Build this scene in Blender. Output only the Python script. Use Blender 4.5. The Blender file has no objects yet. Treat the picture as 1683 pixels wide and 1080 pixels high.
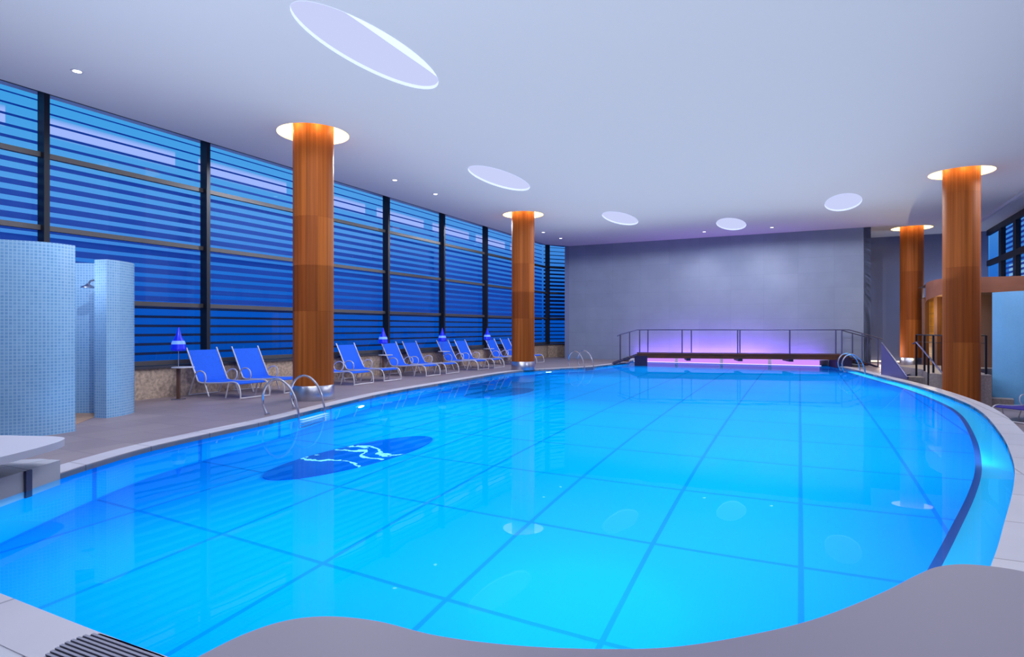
import bpy, bmesh, math, random
from mathutils import Vector, Matrix
from mathutils.geometry import tessellate_polygon
random.seed(7)
C = bpy.context.scene.collection
PI = math.pi
SC = bpy.context.scene

# ------------------------------------------------------------------ materials
def lin(c):
    return tuple(((v/255)/12.92 if v/255 <= .04045 else ((v/255+.055)/1.055)**2.4) for v in c)

class NT:
    def __init__(s, name):
        s.m = bpy.data.materials.new(name); s.m.use_nodes = True
        s.t = s.m.node_tree; s.t.nodes.clear()
        s.out = s.t.nodes.new('ShaderNodeOutputMaterial')
    def n(s, typ, **kw):
        nd = s.t.nodes.new(typ)
        for k, v in kw.items():
            if k in nd.inputs: nd.inputs[k].default_value = v
            else: setattr(nd, k, v)
        return nd
    def l(s, a, b): s.t.links.new(a, b)
    def math(s, op, a, b=None, c=None):
        nd = s.t.nodes.new('ShaderNodeMath'); nd.operation = op
        for i, v in enumerate((a, b, c)):
            if v is None: continue
            if isinstance(v, (int, float)): nd.inputs[i].default_value = v
            else: s.l(v, nd.inputs[i])
        return nd.outputs[0]
    def mix(s, f, a, b):
        nd = s.t.nodes.new('ShaderNodeMix'); nd.data_type = 'RGBA'
        for i, v in ((0, f), (6, a), (7, b)):
            if isinstance(v, (int, float)): nd.inputs[i].default_value = v
            elif isinstance(v, tuple): nd.inputs[i].default_value = (*v[:3], 1)
            else: s.l(v, nd.inputs[i])
        return nd.outputs[2]

def pbr(name, col, rough=.5, metal=0, noise=0, nscale=8, bump=0, emis=None, estr=0, coat=0, colnode=None):
    t = NT(name)
    b = t.n('ShaderNodeBsdfPrincipled')
    b.inputs['Roughness'].default_value = rough
    b.inputs['Metallic'].default_value = metal
    b.inputs['Coat Weight'].default_value = coat
    c = lin(col)
    b.inputs['Base Color'].default_value = (*c, 1)
    if noise or bump:
        tc = t.n('ShaderNodeTexCoord')
        nz = t.n('ShaderNodeTexNoise'); nz.inputs['Scale'].default_value = nscale; nz.inputs['Detail'].default_value = 4
        t.l(tc.outputs['Object'], nz.inputs['Vector'])
        if noise:
            r = t.n('ShaderNodeMapRange'); r.inputs['From Min'].default_value = .3; r.inputs['From Max'].default_value = .7
            t.l(nz.outputs['Fac'], r.inputs['Value'])
            lo = tuple(max(0, v*(1-noise)) for v in c); hi = tuple(min(1, v*(1+noise)) for v in c)
            t.l(t.mix(r.outputs[0], lo, hi), b.inputs['Base Color'])
        if bump:
            bp = t.n('ShaderNodeBump'); bp.inputs['Strength'].default_value = bump; bp.inputs['Distance'].default_value = .02
            t.l(nz.outputs['Fac'], bp.inputs['Height']); t.l(bp.outputs[0], b.inputs['Normal'])
    if emis:
        b.inputs['Emission Color'].default_value = (*lin(emis), 1); b.inputs['Emission Strength'].default_value = estr
    t.l(b.outputs[0], t.out.inputs[0])
    return t.m

def grid_lines(t, coord_out, rot, sx, sy, ox, oy, w):
    """returns 1 on lines of a rectangular grid in the xy plane, plus rotated vector"""
    mp = t.n('ShaderNodeMapping'); mp.inputs['Rotation'].default_value = (0, 0, rot)
    t.l(coord_out, mp.inputs['Vector'])
    sp = t.n('ShaderNodeSeparateXYZ'); t.l(mp.outputs[0], sp.inputs[0])
    res = []
    for ax, per, off in ((0, sx, ox), (1, sy, oy)):
        a = t.math('SUBTRACT', sp.outputs[ax], off)
        p = t.math('PINGPONG', a, per/2)
        res.append(t.math('LESS_THAN', p, w/2))
    return t.math('MAXIMUM', res[0], res[1]), mp.outputs[0], sp

TH = math.radians(26)

def tile_mat(name, c1, c2, mortar, size, rough=.5, rot=0, msize=.01, plane='xy', coat=0, mort_mix=1, asp=1.0, bump=.2):
    t = NT(name); tc = t.n('ShaderNodeTexCoord')
    src = tc.outputs['Object']
    if plane == 'wall':      # horizontal distance along the wall, height
        sp = t.n('ShaderNodeSeparateXYZ'); t.l(src, sp.inputs[0])
        cx = t.n('ShaderNodeCombineXYZ')
        a = t.math('MULTIPLY', sp.outputs[0], math.cos(rot)); b_ = t.math('MULTIPLY', sp.outputs[1], math.sin(rot))
        t.l(t.math('ADD', a, b_), cx.inputs[0]); t.l(sp.outputs[2], cx.inputs[1]); v = cx.outputs[0]
    elif plane == 'uv':
        v = tc.outputs['UV']
    else:
        mp = t.n('ShaderNodeMapping'); mp.inputs['Rotation'].default_value = (0, 0, rot); t.l(src, mp.inputs['Vector']); v = mp.outputs[0]
    br = t.n('ShaderNodeTexBrick'); br.offset = 0; br.squash = 1
    br.inputs['Scale'].default_value = 1; br.inputs['Brick Width'].default_value = size*asp; br.inputs['Row Height'].default_value = size
    br.inputs['Mortar Size'].default_value = msize; br.inputs['Mortar Smooth'].default_value = .1
    br.inputs['Color1'].default_value = (*lin(c1), 1); br.inputs['Color2'].default_value = (*lin(c2), 1)
    br.inputs['Mortar'].default_value = (*lin(mortar), 1)
    t.l(v, br.inputs['Vector'])
    nz = t.n('ShaderNodeTexNoise'); nz.inputs['Scale'].default_value = 1.3; nz.inputs['Detail'].default_value = 5
    t.l(tc.outputs['Object'], nz.inputs['Vector'])
    r = t.n('ShaderNodeMapRange'); r.inputs['To Min'].default_value = .86; r.inputs['To Max'].default_value = 1.12
    t.l(nz.outputs['Fac'], r.inputs['Value'])
    mx = t.n('ShaderNodeVectorMath', operation='SCALE'); t.l(br.outputs['Color'], mx.inputs[0]); t.l(r.outputs[0], mx.inputs['Scale'])
    b = t.n('ShaderNodeBsdfPrincipled'); b.inputs['Roughness'].default_value = rough; b.inputs['Coat Weight'].default_value = coat
    t.l(mx.outputs[0], b.inputs['Base Color'])
    if bump:
        bp = t.n('ShaderNodeBump'); bp.inputs['Strength'].default_value = bump; bp.inputs['Distance'].default_value = .004; bp.invert = True
        t.l(br.outputs['Fac'], bp.inputs['Height']); t.l(bp.outputs[0], b.inputs['Normal'])
    t.l(b.outputs[0], t.out.inputs[0])
    return t.m

def wood_column():
    t = NT('cherry_wood_veneer'); tc = t.n('ShaderNodeTexCoord')
    sp = t.n('ShaderNodeSeparateXYZ'); t.l(tc.outputs['Object'], sp.inputs[0])
    ang = t.math('ARCTAN2', sp.outputs[1], sp.outputs[0])
    cx = t.n('ShaderNodeCombineXYZ'); t.l(t.math('MULTIPLY', ang, .4), cx.inputs[0]); t.l(t.math('ADD', sp.outputs[2], .1), cx.inputs[1])
    br = t.n('ShaderNodeTexBrick'); br.offset = .5; br.inputs['Scale'].default_value = 1
    br.inputs['Brick Width'].default_value = .42; br.inputs['Row Height'].default_value = 1.9
    br.inputs['Mortar Size'].default_value = .0015
    br.inputs['Color1'].default_value = (*lin((166, 90, 34)), 1); br.inputs['Color2'].default_value = (*lin((138, 68, 22)), 1)
    br.inputs['Mortar'].default_value = (*lin((110, 50, 16)), 1)
    t.l(cx.outputs[0], br.inputs['Vector'])
    nz = t.n('ShaderNodeTexNoise'); nz.inputs['Scale'].default_value = 1; nz.inputs['Detail'].default_value = 6
    mp = t.n('ShaderNodeMapping'); mp.inputs['Scale'].default_value = (22, 22, .35); t.l(tc.outputs['Object'], mp.inputs['Vector']); t.l(mp.outputs[0], nz.inputs['Vector'])
    r = t.n('ShaderNodeMapRange'); r.inputs['From Min'].default_value = .3; r.inputs['From Max'].default_value = .7
    r.inputs['To Min'].default_value = .72; r.inputs['To Max'].default_value = 1.25; t.l(nz.outputs['Fac'], r.inputs['Value'])
    mx = t.n('ShaderNodeVectorMath', operation='SCALE'); t.l(br.outputs['Color'], mx.inputs[0]); t.l(r.outputs[0], mx.inputs['Scale'])
    b = t.n('ShaderNodeBsdfPrincipled'); b.inputs['Roughness'].default_value = .6; b.inputs['Specular IOR Level'].default_value = .2
    t.l(mx.outputs[0], b.inputs['Base Color']); t.l(b.outputs[0], t.out.inputs[0])
    return t.m

def wood_flat(name, c1, c2, scale=(2, 2, 14)):
    t = NT(name); tc = t.n('ShaderNodeTexCoord')
    nz = t.n('ShaderNodeTexNoise'); nz.inputs['Scale'].default_value = 1; nz.inputs['Detail'].default_value = 5
    mp = t.n('ShaderNodeMapping'); mp.inputs['Scale'].default_value = scale; t.l(tc.outputs['Object'], mp.inputs['Vector']); t.l(mp.outputs[0], nz.inputs['Vector'])
    r = t.n('ShaderNodeMapRange'); r.inputs['From Min'].default_value = .35; r.inputs['From Max'].default_value = .65; t.l(nz.outputs['Fac'], r.inputs['Value'])
    b = t.n('ShaderNodeBsdfPrincipled'); b.inputs['Roughness'].default_value = .45
    t.l(t.mix(r.outputs[0], lin(c1), lin(c2)), b.inputs['Base Color']); t.l(b.outputs[0], t.out.inputs[0])
    return t.m

def emit(name, col, strength):
    t = NT(name); e = t.n('ShaderNodeEmission'); e.inputs[0].default_value = (*lin(col), 1); e.inputs[1].default_value = strength
    t.l(e.outputs[0], t.out.inputs[0]); return t.m

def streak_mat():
    t = NT('pane_streak_glow'); tc = t.n('ShaderNodeTexCoord'); sp = t.n('ShaderNodeSeparateXYZ'); t.l(tc.outputs['Object'], sp.inputs[0])
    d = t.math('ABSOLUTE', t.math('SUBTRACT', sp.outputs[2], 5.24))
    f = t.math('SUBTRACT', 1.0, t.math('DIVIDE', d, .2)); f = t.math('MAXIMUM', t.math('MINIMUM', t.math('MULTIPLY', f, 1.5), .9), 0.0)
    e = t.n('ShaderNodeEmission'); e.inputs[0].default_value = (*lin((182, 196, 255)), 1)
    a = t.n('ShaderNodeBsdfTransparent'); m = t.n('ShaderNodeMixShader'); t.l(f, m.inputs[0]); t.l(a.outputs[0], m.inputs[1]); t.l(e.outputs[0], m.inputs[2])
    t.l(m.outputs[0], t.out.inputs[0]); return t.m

def glass_thin(name, tint=(225, 240, 255), ior=1.5):
    t = NT(name); a = t.n('ShaderNodeBsdfTransparent'); a.inputs[0].default_value = (*lin(tint), 1)
    g = t.n('ShaderNodeBsdfGlossy'); g.inputs['Roughness'].default_value = 0.0; g.inputs[0].default_value = (1, 1, 1, 1)
    f = t.n('ShaderNodeFresnel'); f.inputs[0].default_value = ior
    m = t.n('ShaderNodeMixShader'); t.l(t.math('MINIMUM', t.math('MULTIPLY', f.outputs[0], .45), .3), m.inputs[0]); t.l(a.outputs[0], m.inputs[1]); t.l(g.outputs[0], m.inputs[2])
    t.l(m.outputs[0], t.out.inputs[0]); return t.m

def water_mat():
    t = NT('pool_water'); tc = t.n('ShaderNodeTexCoord')
    rf = t.n('ShaderNodeBsdfRefraction'); rf.inputs['IOR'].default_value = 1.333; rf.inputs['Roughness'].default_value = 0; rf.inputs['Color'].default_value = (.8, .97, 1, 1)
    g = t.n('ShaderNodeBsdfGlossy'); g.inputs['Roughness'].default_value = 0; g.inputs[0].default_value = (.62, .8, 1, 1)
    f = t.n('ShaderNodeFresnel'); f.inputs[0].default_value = 1.333
    nz = t.n('ShaderNodeTexNoise'); nz.inputs['Scale'].default_value = 1.1; nz.inputs['Detail'].default_value = 2
    t.l(tc.outputs['Object'], nz.inputs['Vector'])
    bp = t.n('ShaderNodeBump'); bp.inputs['Strength'].default_value = .05; bp.inputs['Distance'].default_value = .03
    t.l(nz.outputs['Fac'], bp.inputs['Height'])
    for x in (rf, g): t.l(bp.outputs[0], x.inputs['Normal'])
    m = t.n('ShaderNodeMixShader'); t.l(t.math('MULTIPLY', f.outputs[0], .46), m.inputs[0]); t.l(rf.outputs[0], m.inputs[1]); t.l(g.outputs[0], m.inputs[2])
    t.l(m.outputs[0], t.out.inputs[0]); return t.m

def pool_mat(name, vertical=False):
    t = NT(name); tc = t.n('ShaderNodeTexCoord')
    # grid in the room's frame: v along x', u along y'
    ln, vec, sp = grid_lines(t, tc.outputs['Object'], math.radians(25.3), 1.24, 1.62, .01, 4.04, .042)
    if vertical:
        p = t.math('PINGPONG', t.math('SUBTRACT', sp.outputs[1], 4.0), .81)
        ln = t.math('LESS_THAN', p, .03)
        s2 = t.n('ShaderNodeSeparateXYZ'); t.l(tc.outputs['Object'], s2.inputs[0])
        foot = t.math('LESS_THAN', s2.outputs[2], -1.42)
        ln = t.math('MAXIMUM', ln, foot)
    br = t.n('ShaderNodeTexBrick'); br.offset = 0; br.inputs['Scale'].default_value = 1; br.inputs['Brick Width'].default_value = .03; br.inputs['Row Height'].default_value = .03
    br.inputs['Mortar Size'].default_value = .002
    br.inputs['Color1'].default_value = (0.0, .335, 1, 1); br.inputs['Color2'].default_value = (0.0, .325, .98, 1); br.inputs['Mortar'].default_value = (.0, .36, .92, 1)
    t.l(vec, br.inputs['Vector'])
    nz = t.n('ShaderNodeTexNoise'); nz.inputs['Scale'].default_value = .25; nz.inputs['Detail'].default_value = 2; t.l(tc.outputs['Object'], nz.inputs['Vector'])
    base = t.mix(t.math('MULTIPLY', nz.outputs['Fac'], .35), br.outputs['Color'], (0, .29, 1.0))
    if vertical: base = (0.0, .40, .95)
    col = t.mix(ln, base, (0.0, .225, .78))
    b = t.n('ShaderNodeBsdfDiffuse'); t.l(col, b.inputs[0]); t.l(b.outputs[0], t.out.inputs[0])
    return t.m

def wave_mosaic(name, c1, c2, waves=True):
    t = NT(name); tc = t.n('ShaderNodeTexCoord')
    nz = t.n('ShaderNodeTexNoise'); nz.inputs['Scale'].default_value = 1.4; nz.inputs['Detail'].default_value = 5; nz.inputs['Distortion'].default_value = .4
    t.l(tc.outputs['Object'], nz.inputs['Vector'])
    col = t.mix(nz.outputs['Fac'], lin(c1), lin(c2))
    if waves:
        sp = t.n('ShaderNodeSeparateXYZ'); t.l(tc.outputs['Object'], sp.inputs[0])
        n2 = t.n('ShaderNodeTexNoise'); n2.inputs['Scale'].default_value = 1.6; n2.inputs['Detail'].default_value = 4; t.l(tc.outputs['Object'], n2.inputs['Vector'])
        n3 = t.n('ShaderNodeTexNoise'); n3.inputs['Scale'].default_value = 12; n3.inputs['Detail'].default_value = 3; t.l(tc.outputs['Object'], n3.inputs['Vector'])
        wob = t.math('MULTIPLY', t.math('SUBTRACT', n2.outputs['Fac'], .5), 1.3)
        x = t.math('ADD', sp.outputs[0], wob)
        acc = None
        for off, w in ((-.42, .035), (.06, .045), (.34, .03)):
            d = t.math('ABSOLUTE', t.math('SUBTRACT', x, off))
            d = t.math('ADD', d, t.math('MULTIPLY', t.math('SUBTRACT', n3.outputs['Fac'], .5), .14))
            q = t.math('LESS_THAN', d, w)
            acc = q if acc is None else t.math('MAXIMUM', acc, q)
        inside = t.math('LESS_THAN', t.math('ABSOLUTE', t.math('ADD', sp.outputs[1], .0)), .5)
        acc = t.math('MULTIPLY', acc, inside)
        col = t.mix(acc, col, (.55, .95, 1))
    b = t.n('ShaderNodeBsdfDiffuse'); t.l(col, b.inputs[0]); t.l(b.outputs[0], t.out.inputs[0])
    return t.m

M = {
 'ceiling': pbr('painted_plaster_ceiling', (222, 224, 236), .9),
 'plaster': pbr('plaster_light', (205, 206, 225), .85),
 'wall_far': tile_mat('grey_stone_wall_panels', (130, 141, 170), (126, 137, 166), (120, 131, 161), .62, .6, 0, .006, 'wall', asp=1.9, bump=0),
 'wall_dim': pbr('grey_blue_wall', (108, 118, 156), .8, noise=.05, nscale=1),
 'deck': tile_mat('rose_grey_deck_tiles', (152, 136, 142), (142, 127, 135), (122, 110, 118), .6, .45, TH, .006, bump=.1),
 'stone_white': tile_mat('white_stone_surround', (205, 205, 215), (196, 197, 210), (150, 150, 165), .62, .5, TH, .008, bump=.1),
 'coping': tile_mat('pale_coping_stone', (205, 200, 210), (196, 192, 205), (160, 155, 168), .95, .45, TH, .01, bump=.1),
 'granite': pbr('speckled_granite', (186, 164, 146), .7, noise=.35, nscale=16, bump=.4),
 'granite_grey': pbr('grey_granite', (150, 140, 142), .6, noise=.18, nscale=20, bump=.1),
 'sill': pbr('dark_sill', (60, 60, 72), .5),
 'mullion': pbr('black_steel_mullion', (22, 24, 36), .45, .3),
 'transom': pbr('grey_steel_transom', (84, 80, 82), .5, .3),
 'slat': pbr('deep_blue_louver', (0, 40, 92), .7, emis=(0, 58, 158), estr=.75),  # slight glow added so the slats stay blue under lavender light
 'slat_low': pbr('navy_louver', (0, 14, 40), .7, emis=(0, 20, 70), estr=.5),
 'glass': glass_thin('window_glass'),
 'col': wood_column(),
 'steel': pbr('brushed_steel', (190, 190, 205), .28, 1),
 'chrome': pbr('polished_chrome', (225, 225, 235), .12, 1),
 'white_metal': pbr('white_powder_coated_tube', (215, 212, 222), .35, .2),
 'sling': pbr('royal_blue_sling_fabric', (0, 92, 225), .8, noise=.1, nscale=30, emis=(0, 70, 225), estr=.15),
 'sling_purple': pbr('violet_blue_sling_fabric', (52, 40, 150), .75),
 'mosaic': tile_mat('pale_blue_glass_mosaic', (128, 182, 230), (112, 168, 222), (160, 202, 240), .044, .25, 0, .0065, 'uv', coat=.3, bump=.3),
 'mosaic_plain': tile_mat('sky_blue_mosaic', (118, 184, 238), (112, 178, 235), (114, 180, 236), .03, .35, 0, .002, 'uv', bump=.05),
 'black': pbr('black_painted_steel', (16, 14, 26), .4, .4),
 'rail': pbr('dark_grey_rail_steel', (92, 92, 128), .35, .7),
 'ledge': pbr('smooth_mauve_grey_laminate', (136, 128, 146), .55),
 'bridge_wood': wood_flat('dark_bridge_timber', (86, 44, 24), (60, 30, 20)),
 'bridge_steel': pbr('dark_blue_steel', (22, 22, 70), .5, .3),
 'band': wood_flat('canopy_fascia_wood', (150, 92, 68), (134, 78, 54), (1.2, 1.2, 3)),
 'gold': wood_flat('golden_wood_slats', (206, 140, 20), (168, 108, 14), (.6, .6, 26)),
 'brown': pbr('brown_panel', (96, 66, 56), .6),
 'panel_grey': pbr('dark_violet_grey_panel', (92, 88, 142), .45),
 'white_slab': pbr('white_quartz', (205, 203, 218), .4),
 'tan': tile_mat('warm_shower_floor', (196, 160, 128), (190, 150, 120), (170, 130, 104), .2, .5, TH, .006, bump=0),  # lit patch of shower floor, brightness put into the tile colour
 'grate': pbr('dark_grate_bed', (74, 74, 100), .6),
 'grate_bar': pbr('grey_grate_bar', (142, 142, 162), .5),
 'pool': pool_mat('pool_floor_mosaic'), 'pool_wall': pool_mat('pool_wall_mosaic', True),
 'ledge_tile': pbr('pool_ledge_tile', (0, 190, 255), .5), 'ledge_strip': pbr('dark_blue_tile_strip', (0, 72, 170), .5),
 'oval': wave_mosaic('blue_wave_mosaic', (0, 70, 178), (0, 112, 214)), 'oval_plain': wave_mosaic('deep_blue_mosaic', (0, 112, 200), (0, 120, 212), False),
 'water': water_mat(),
 'ring_glow': emit('warm_cove_glow', (255, 226, 160), 3.2),
 'sky_glow': emit('lavender_skylight', (206, 214, 255), .95),
 'sky_side': pbr('skylight_well_side', (226, 232, 255), .8, emis=(206, 220, 255), estr=.62),
 'ring_side': pbr('cove_side', (255, 240, 205), .8, emis=(255, 220, 150), estr=.9),
 'down': emit('downlight_lens', (250, 248, 255), 5),
 'pool_lamp': emit('pool_lamp_lens', (190, 250, 255), 9),
 'violet': emit('violet_light_panel', (205, 140, 255), 1.15),
 'violet_led': emit('pale_violet_led', (226, 205, 255), 1.6),
 'lamp_blue': pbr('blue_glass_shade', (8, 26, 205), .3, emis=(10, 40, 235), estr=.45),
 'lamp_glow': pbr('lit_blue_glass', (90, 130, 255), .3, emis=(95, 140, 255), estr=1.0),
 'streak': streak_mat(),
 'pane_glow': emit('pale_pane_glow', (150, 205, 250), .9),
 'warm_line': emit('warm_floor_light', (255, 225, 195), 2.2),
}

# ------------------------------------------------------------------ mesh helpers
def link(name, me, mat, parent=None, smooth=False):
    o = bpy.data.objects.new(name, me); C.objects.link(o)
    if isinstance(mat, str): mat = M[mat]
    if mat and not me.materials: me.materials.append(mat)
    if smooth:
        for p in me.polygons: p.use_smooth = True
        try: me.set_sharp_from_angle(angle=math.radians(40))
        except Exception: pass
    if parent: o.parent = parent
    return o

class MB:
    def __init__(s): s.v = []; s.f = []; s.uv = None
    def add(s, vs, fs):
        b = len(s.v); s.v += [tuple(v) for v in vs]; s.f += [tuple(b+i for i in f) for f in fs]; return s
    def box(s, c, d, rot=0, bev=0):
        hx, hy, hz = d[0]/2, d[1]/2, d[2]/2; co, si = math.cos(rot), math.sin(rot)
        if bev:
            bm = bmesh.new(); bmesh.ops.create_cube(bm, size=1)
            for v in bm.verts: v.co = (v.co.x*d[0], v.co.y*d[1], v.co.z*d[2])
            bmesh.ops.bevel(bm, geom=bm.edges[:], offset=bev, segments=2, affect='EDGES', profile=.5)
            vs = [(c[0]+v.co.x*co-v.co.y*si, c[1]+v.co.x*si+v.co.y*co, c[2]+v.co.z) for v in bm.verts]
            bm.verts.index_update(); fs = [[v.index for v in f.verts] for f in bm.faces]; bm.free(); return s.add(vs, fs)
        vs = [(c[0]+x*co-y*si, c[1]+x*si+y*co, c[2]+z) for z in (-hz, hz) for x, y in ((-hx, -hy), (hx, -hy), (hx, hy), (-hx, hy))]
        return s.add(vs, [(3, 2, 1, 0), (4, 5, 6, 7), (0, 1, 5, 4), (1, 2, 6, 5), (2, 3, 7, 6), (3, 0, 4, 7)])
    def seg(s, a, b, z0, z1, th, off=0):
        """upright slab between plan points a and b"""
        a = Vector((a[0], a[1])); b = Vector((b[0], b[1])); d = b-a; n = Vector((d.y, -d.x)).normalized()
        c = (a+b)/2+n*off
        return s.box((c.x, c.y, (z0+z1)/2), (d.length, th, z1-z0), math.atan2(d.y, d.x))
    def tube(s, pts, r, n=8, closed=False):
        pts = [Vector(p) for p in pts]; N = len(pts); rings = []
        up = Vector((0, 0, 1)); prev = None
        for i, p in enumerate(pts):
            if closed: t = (pts[(i+1) % N]-pts[i-1]).normalized()
            else: t = (pts[min(i+1, N-1)]-pts[max(i-1, 0)]).normalized()
            if prev is None:
                a = t.cross(up)
                if a.length < .1: a = t.cross(Vector((1, 0, 0)))
                a.normalize()
            else:
                a = prev-t*prev.dot(t)
                a = a.normalized() if a.length > 1e-6 else t.orthogonal().normalized()
            prev = a; b = t.cross(a)
            rings.append([p+(a*math.cos(2*PI*k/n)+b*math.sin(2*PI*k/n))*r for k in range(n)])
        vs = [v for rg in rings for v in rg]; fs = []
        for i in range(N if closed else N-1):
            j = (i+1) % N
            for k in range(n):
                k2 = (k+1) % n; fs.append((i*n+k, i*n+k2, j*n+k2, j*n+k))
        if not closed: fs += [tuple(range(n-1, -1, -1)), tuple((N-1)*n+k for k in range(n))]
        return s.add(vs, fs)
    def lathe(s, prof, c=(0, 0, 0), n=48, caps=True):
        vs = [(c[0]+r*math.cos(2*PI*k/n), c[1]+r*math.sin(2*PI*k/n), c[2]+z) for r, z in prof for k in range(n)]
        fs = []
        for i in range(len(prof)-1):
            for k in range(n):
                k2 = (k+1) % n; fs.append((i*n+k, i*n+k2, (i+1)*n+k2, (i+1)*n+k))
        if caps: fs += [tuple(range(n-1, -1, -1)), tuple((len(prof)-1)*n+k for k in range(n))]
        return s.add(vs, fs)
    def flat(s, poly, z, up=True):
        tri = tessellate_polygon([[Vector((p[0], p[1], 0)) for p in poly]])
        fs = []
        for a, b, c in tri:
            A, B, D = poly[a], poly[b], poly[c]
            cr = (B[0]-A[0])*(D[1]-A[1])-(B[1]-A[1])*(D[0]-A[0])
            fs.append((a, b, c) if (cr > 0) == up else (a, c, b))
        return s.add([(p[0], p[1], z) for p in poly], fs)
    def prism(s, poly, z0, z1):
        ar = sum(poly[i-1][0]*poly[i][1]-poly[i][0]*poly[i-1][1] for i in range(len(poly)))
        if ar < 0: poly = poly[::-1]
        s.flat(poly, z1, True); s.flat(poly, z0, False)
        n = len(poly)
        return s.add([(p[0], p[1], z0) for p in poly]+[(p[0], p[1], z1) for p in poly], [(i, (i+1) % n, n+(i+1) % n, n+i) for i in range(n)])
    def build(s, name, mat, parent=None, smooth=False, shift=None):
        me = bpy.data.meshes.new(name)
        vs = s.v
        if shift: vs = [(v[0]-shift[0], v[1]-shift[1], v[2]-shift[2]) for v in vs]
        me.from_pydata(vs, [], s.f); me.update()
        o = link(name, me, mat, parent, smooth)
        if shift and not parent: o.location = shift
        return o

def tag(o, label=None, cat=None, group=None, kind=None):
    if label: o['label'] = label
    if cat: o['category'] = cat
    if group: o['group'] = group
    if kind: o['kind'] = kind
    return o
def thing(name, label, cat, loc=(0, 0, 0), rz=0, group=None, kind=None):
    o = bpy.data.objects.new(name, None); C.objects.link(o); o.location = loc; o.rotation_euler = (0, 0, rz); o.empty_display_size = .1
    return tag(o, label, cat, group, kind)
def copy_tree(o, parent=None):
    c = o.copy(); C.objects.link(c)
    if parent: c.parent = parent
    for ch in list(o.children): copy_tree(ch, c)
    return c
def struct(o, label, cat): return tag(o, label, cat, kind='structure')

def catmull(P, n=8, closed=True):
    out = []; N = len(P)
    rng = range(N) if closed else range(N-1)
    for i in rng:
        g = lambda k: P[k % N] if closed else P[max(0, min(N-1, k))]
        p0, p1, p2, p3 = (Vector(g(i+k)) for k in (-1, 0, 1, 2))
        for j in range(n):
            t = j/n
            out.append(tuple(.5*((2*p1)+(p2-p0)*t+(2*p0-5*p1+4*p2-p3)*t*t+(3*p1-p0-3*p2+p3)*t**3)))
    if not closed: out.append(tuple(P[-1]))
    return out
def offset(poly, d, closed=True):
    out = []; N = len(poly)
    for i in range(N):
        a = Vector(poly[i-1] if (closed or i > 0) else poly[i]); b = Vector(poly[(i+1) % N] if (closed or i < N-1) else poly[i])
        t = (b-a).normalized(); nrm = Vector((t.y, -t.x)); p = Vector(poly[i])+nrm*d; out.append((p.x, p.y))
    return out

CZ = 5.44; WZ = -.05; PZ = -1.48; LOW = -.7

# ------------------------------------------------------------------ pool
# counter-clockwise: near side left to right, up the right side, back end, down the left side
near = [(-4.2, 4.1), (-3.7, 3.78), (-2.77, 3.3), (-1.56, 2.69), (-.5, 2.25), (.6, 2.15), (1.8, 2.55)]
right = [(2.939, 3.728), (3.618, 4.475), (4.598, 5.577), (5.477, 6.651), (6.696, 8.333), (8.204, 10.662), (9.173, 12.609), (10.188, 15.263), (11.08, 18.239), (11.97, 21.168)]
back = [(12.35, 22.6), (12.62, 24.12), (12.5, 24.25), (9, 25.98), (5.5, 27.7), (5.35, 27.55)]
left = [(5.029, 26.126), (2.981, 23.016), (1.73, 22.036), (0.01, 20.423), (-1.936, 15.934), (-2.866, 13.551), (-3.415, 11.328), (-3.588, 10.507), (-3.779, 9.603), (-4.153, 8.382), (-4.417, 7.398), (-4.496, 6.502), (-4.5, 6.04), (-4.5, 5.3), (-4.45, 4.6)]
OUT = catmull(near+right+back[:1], 7, False)[:-1] + catmull(back[1:2]+back[1:2], 1, False)[:1] + back[2:] + catmull(left, 7, False)
OUTER = offset(OUT, .27)

pool = thing('pool_basin', 'large curved swimming pool basin lined in bright blue mosaic with a dark grid', 'swimming pool', kind='structure')
o = MB().flat(OUT, PZ).build('pool_floor', 'pool', pool)
w = MB(); n = len(OUT)
w.add([(p[0], p[1], PZ) for p in OUT]+[(p[0], p[1], -.0) for p in OUT], [((i+1) % n, i, n+i, n+(i+1) % n) for i in range(n)])
w.build('pool_wall', 'pool_wall', pool, smooth=True)
# submerged ledge along the right side
rseg = [p for p in catmull(right, 7, False)]
ins = offset(rseg, -.27, False); ins2 = offset(rseg, -.33, False)
lg = MB(); k = len(rseg)
def strip(a, b, z): 
    m = MB(); kk = len(a); m.add([(p[0], p[1], z) for p in a]+[(p[0], p[1], z) for p in b], [(i, i+1, kk+i+1, kk+i) for i in range(kk-1)]); return m
strip(rseg, ins, -.26).build('pool_ledge', 'ledge_tile', pool)
sm = strip(ins, ins2, -.26); sm.add([(p[0], p[1], -.26) for p in ins2]+[(p[0], p[1], -.40) for p in ins2], [(i, i+1, k+i+1, k+i) for i in range(k-1)])
sm.build('ledge_edge_strip', 'ledge_strip', pool)
# coping ring and outer rim wall
cp = MB(); cp.add([(p[0], p[1], .012) for p in OUT]+[(p[0], p[1], .012) for p in OUTER], [(i, (i+1) % n, n+(i+1) % n, n+i) for i in range(n)])
cp.f = [f[::-1] for f in cp.f]
b0 = len(cp.v)
cp.add([(p[0], p[1], -.06) for p in OUT]+[(p[0], p[1], .012) for p in OUT], [((i+1) % n, i, n+i, n+(i+1) % n) for i in range(n)])
cp.add([(p[0], p[1], LOW) for p in OUTER]+[(p[0], p[1], .012) for p in OUTER], [(i, (i+1) % n, n+(i+1) % n, n+i) for i in range(n)])
co = cp.build('trim_1', 'coping'); struct(co, 'pale stone coping strip running around the pool edge', 'pool coping')
wt = MB().flat(OUT, WZ).build('pool_water', 'water')
tag(wt, 'clear bright blue water filling the large curved pool', 'water', kind='stuff')

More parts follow.
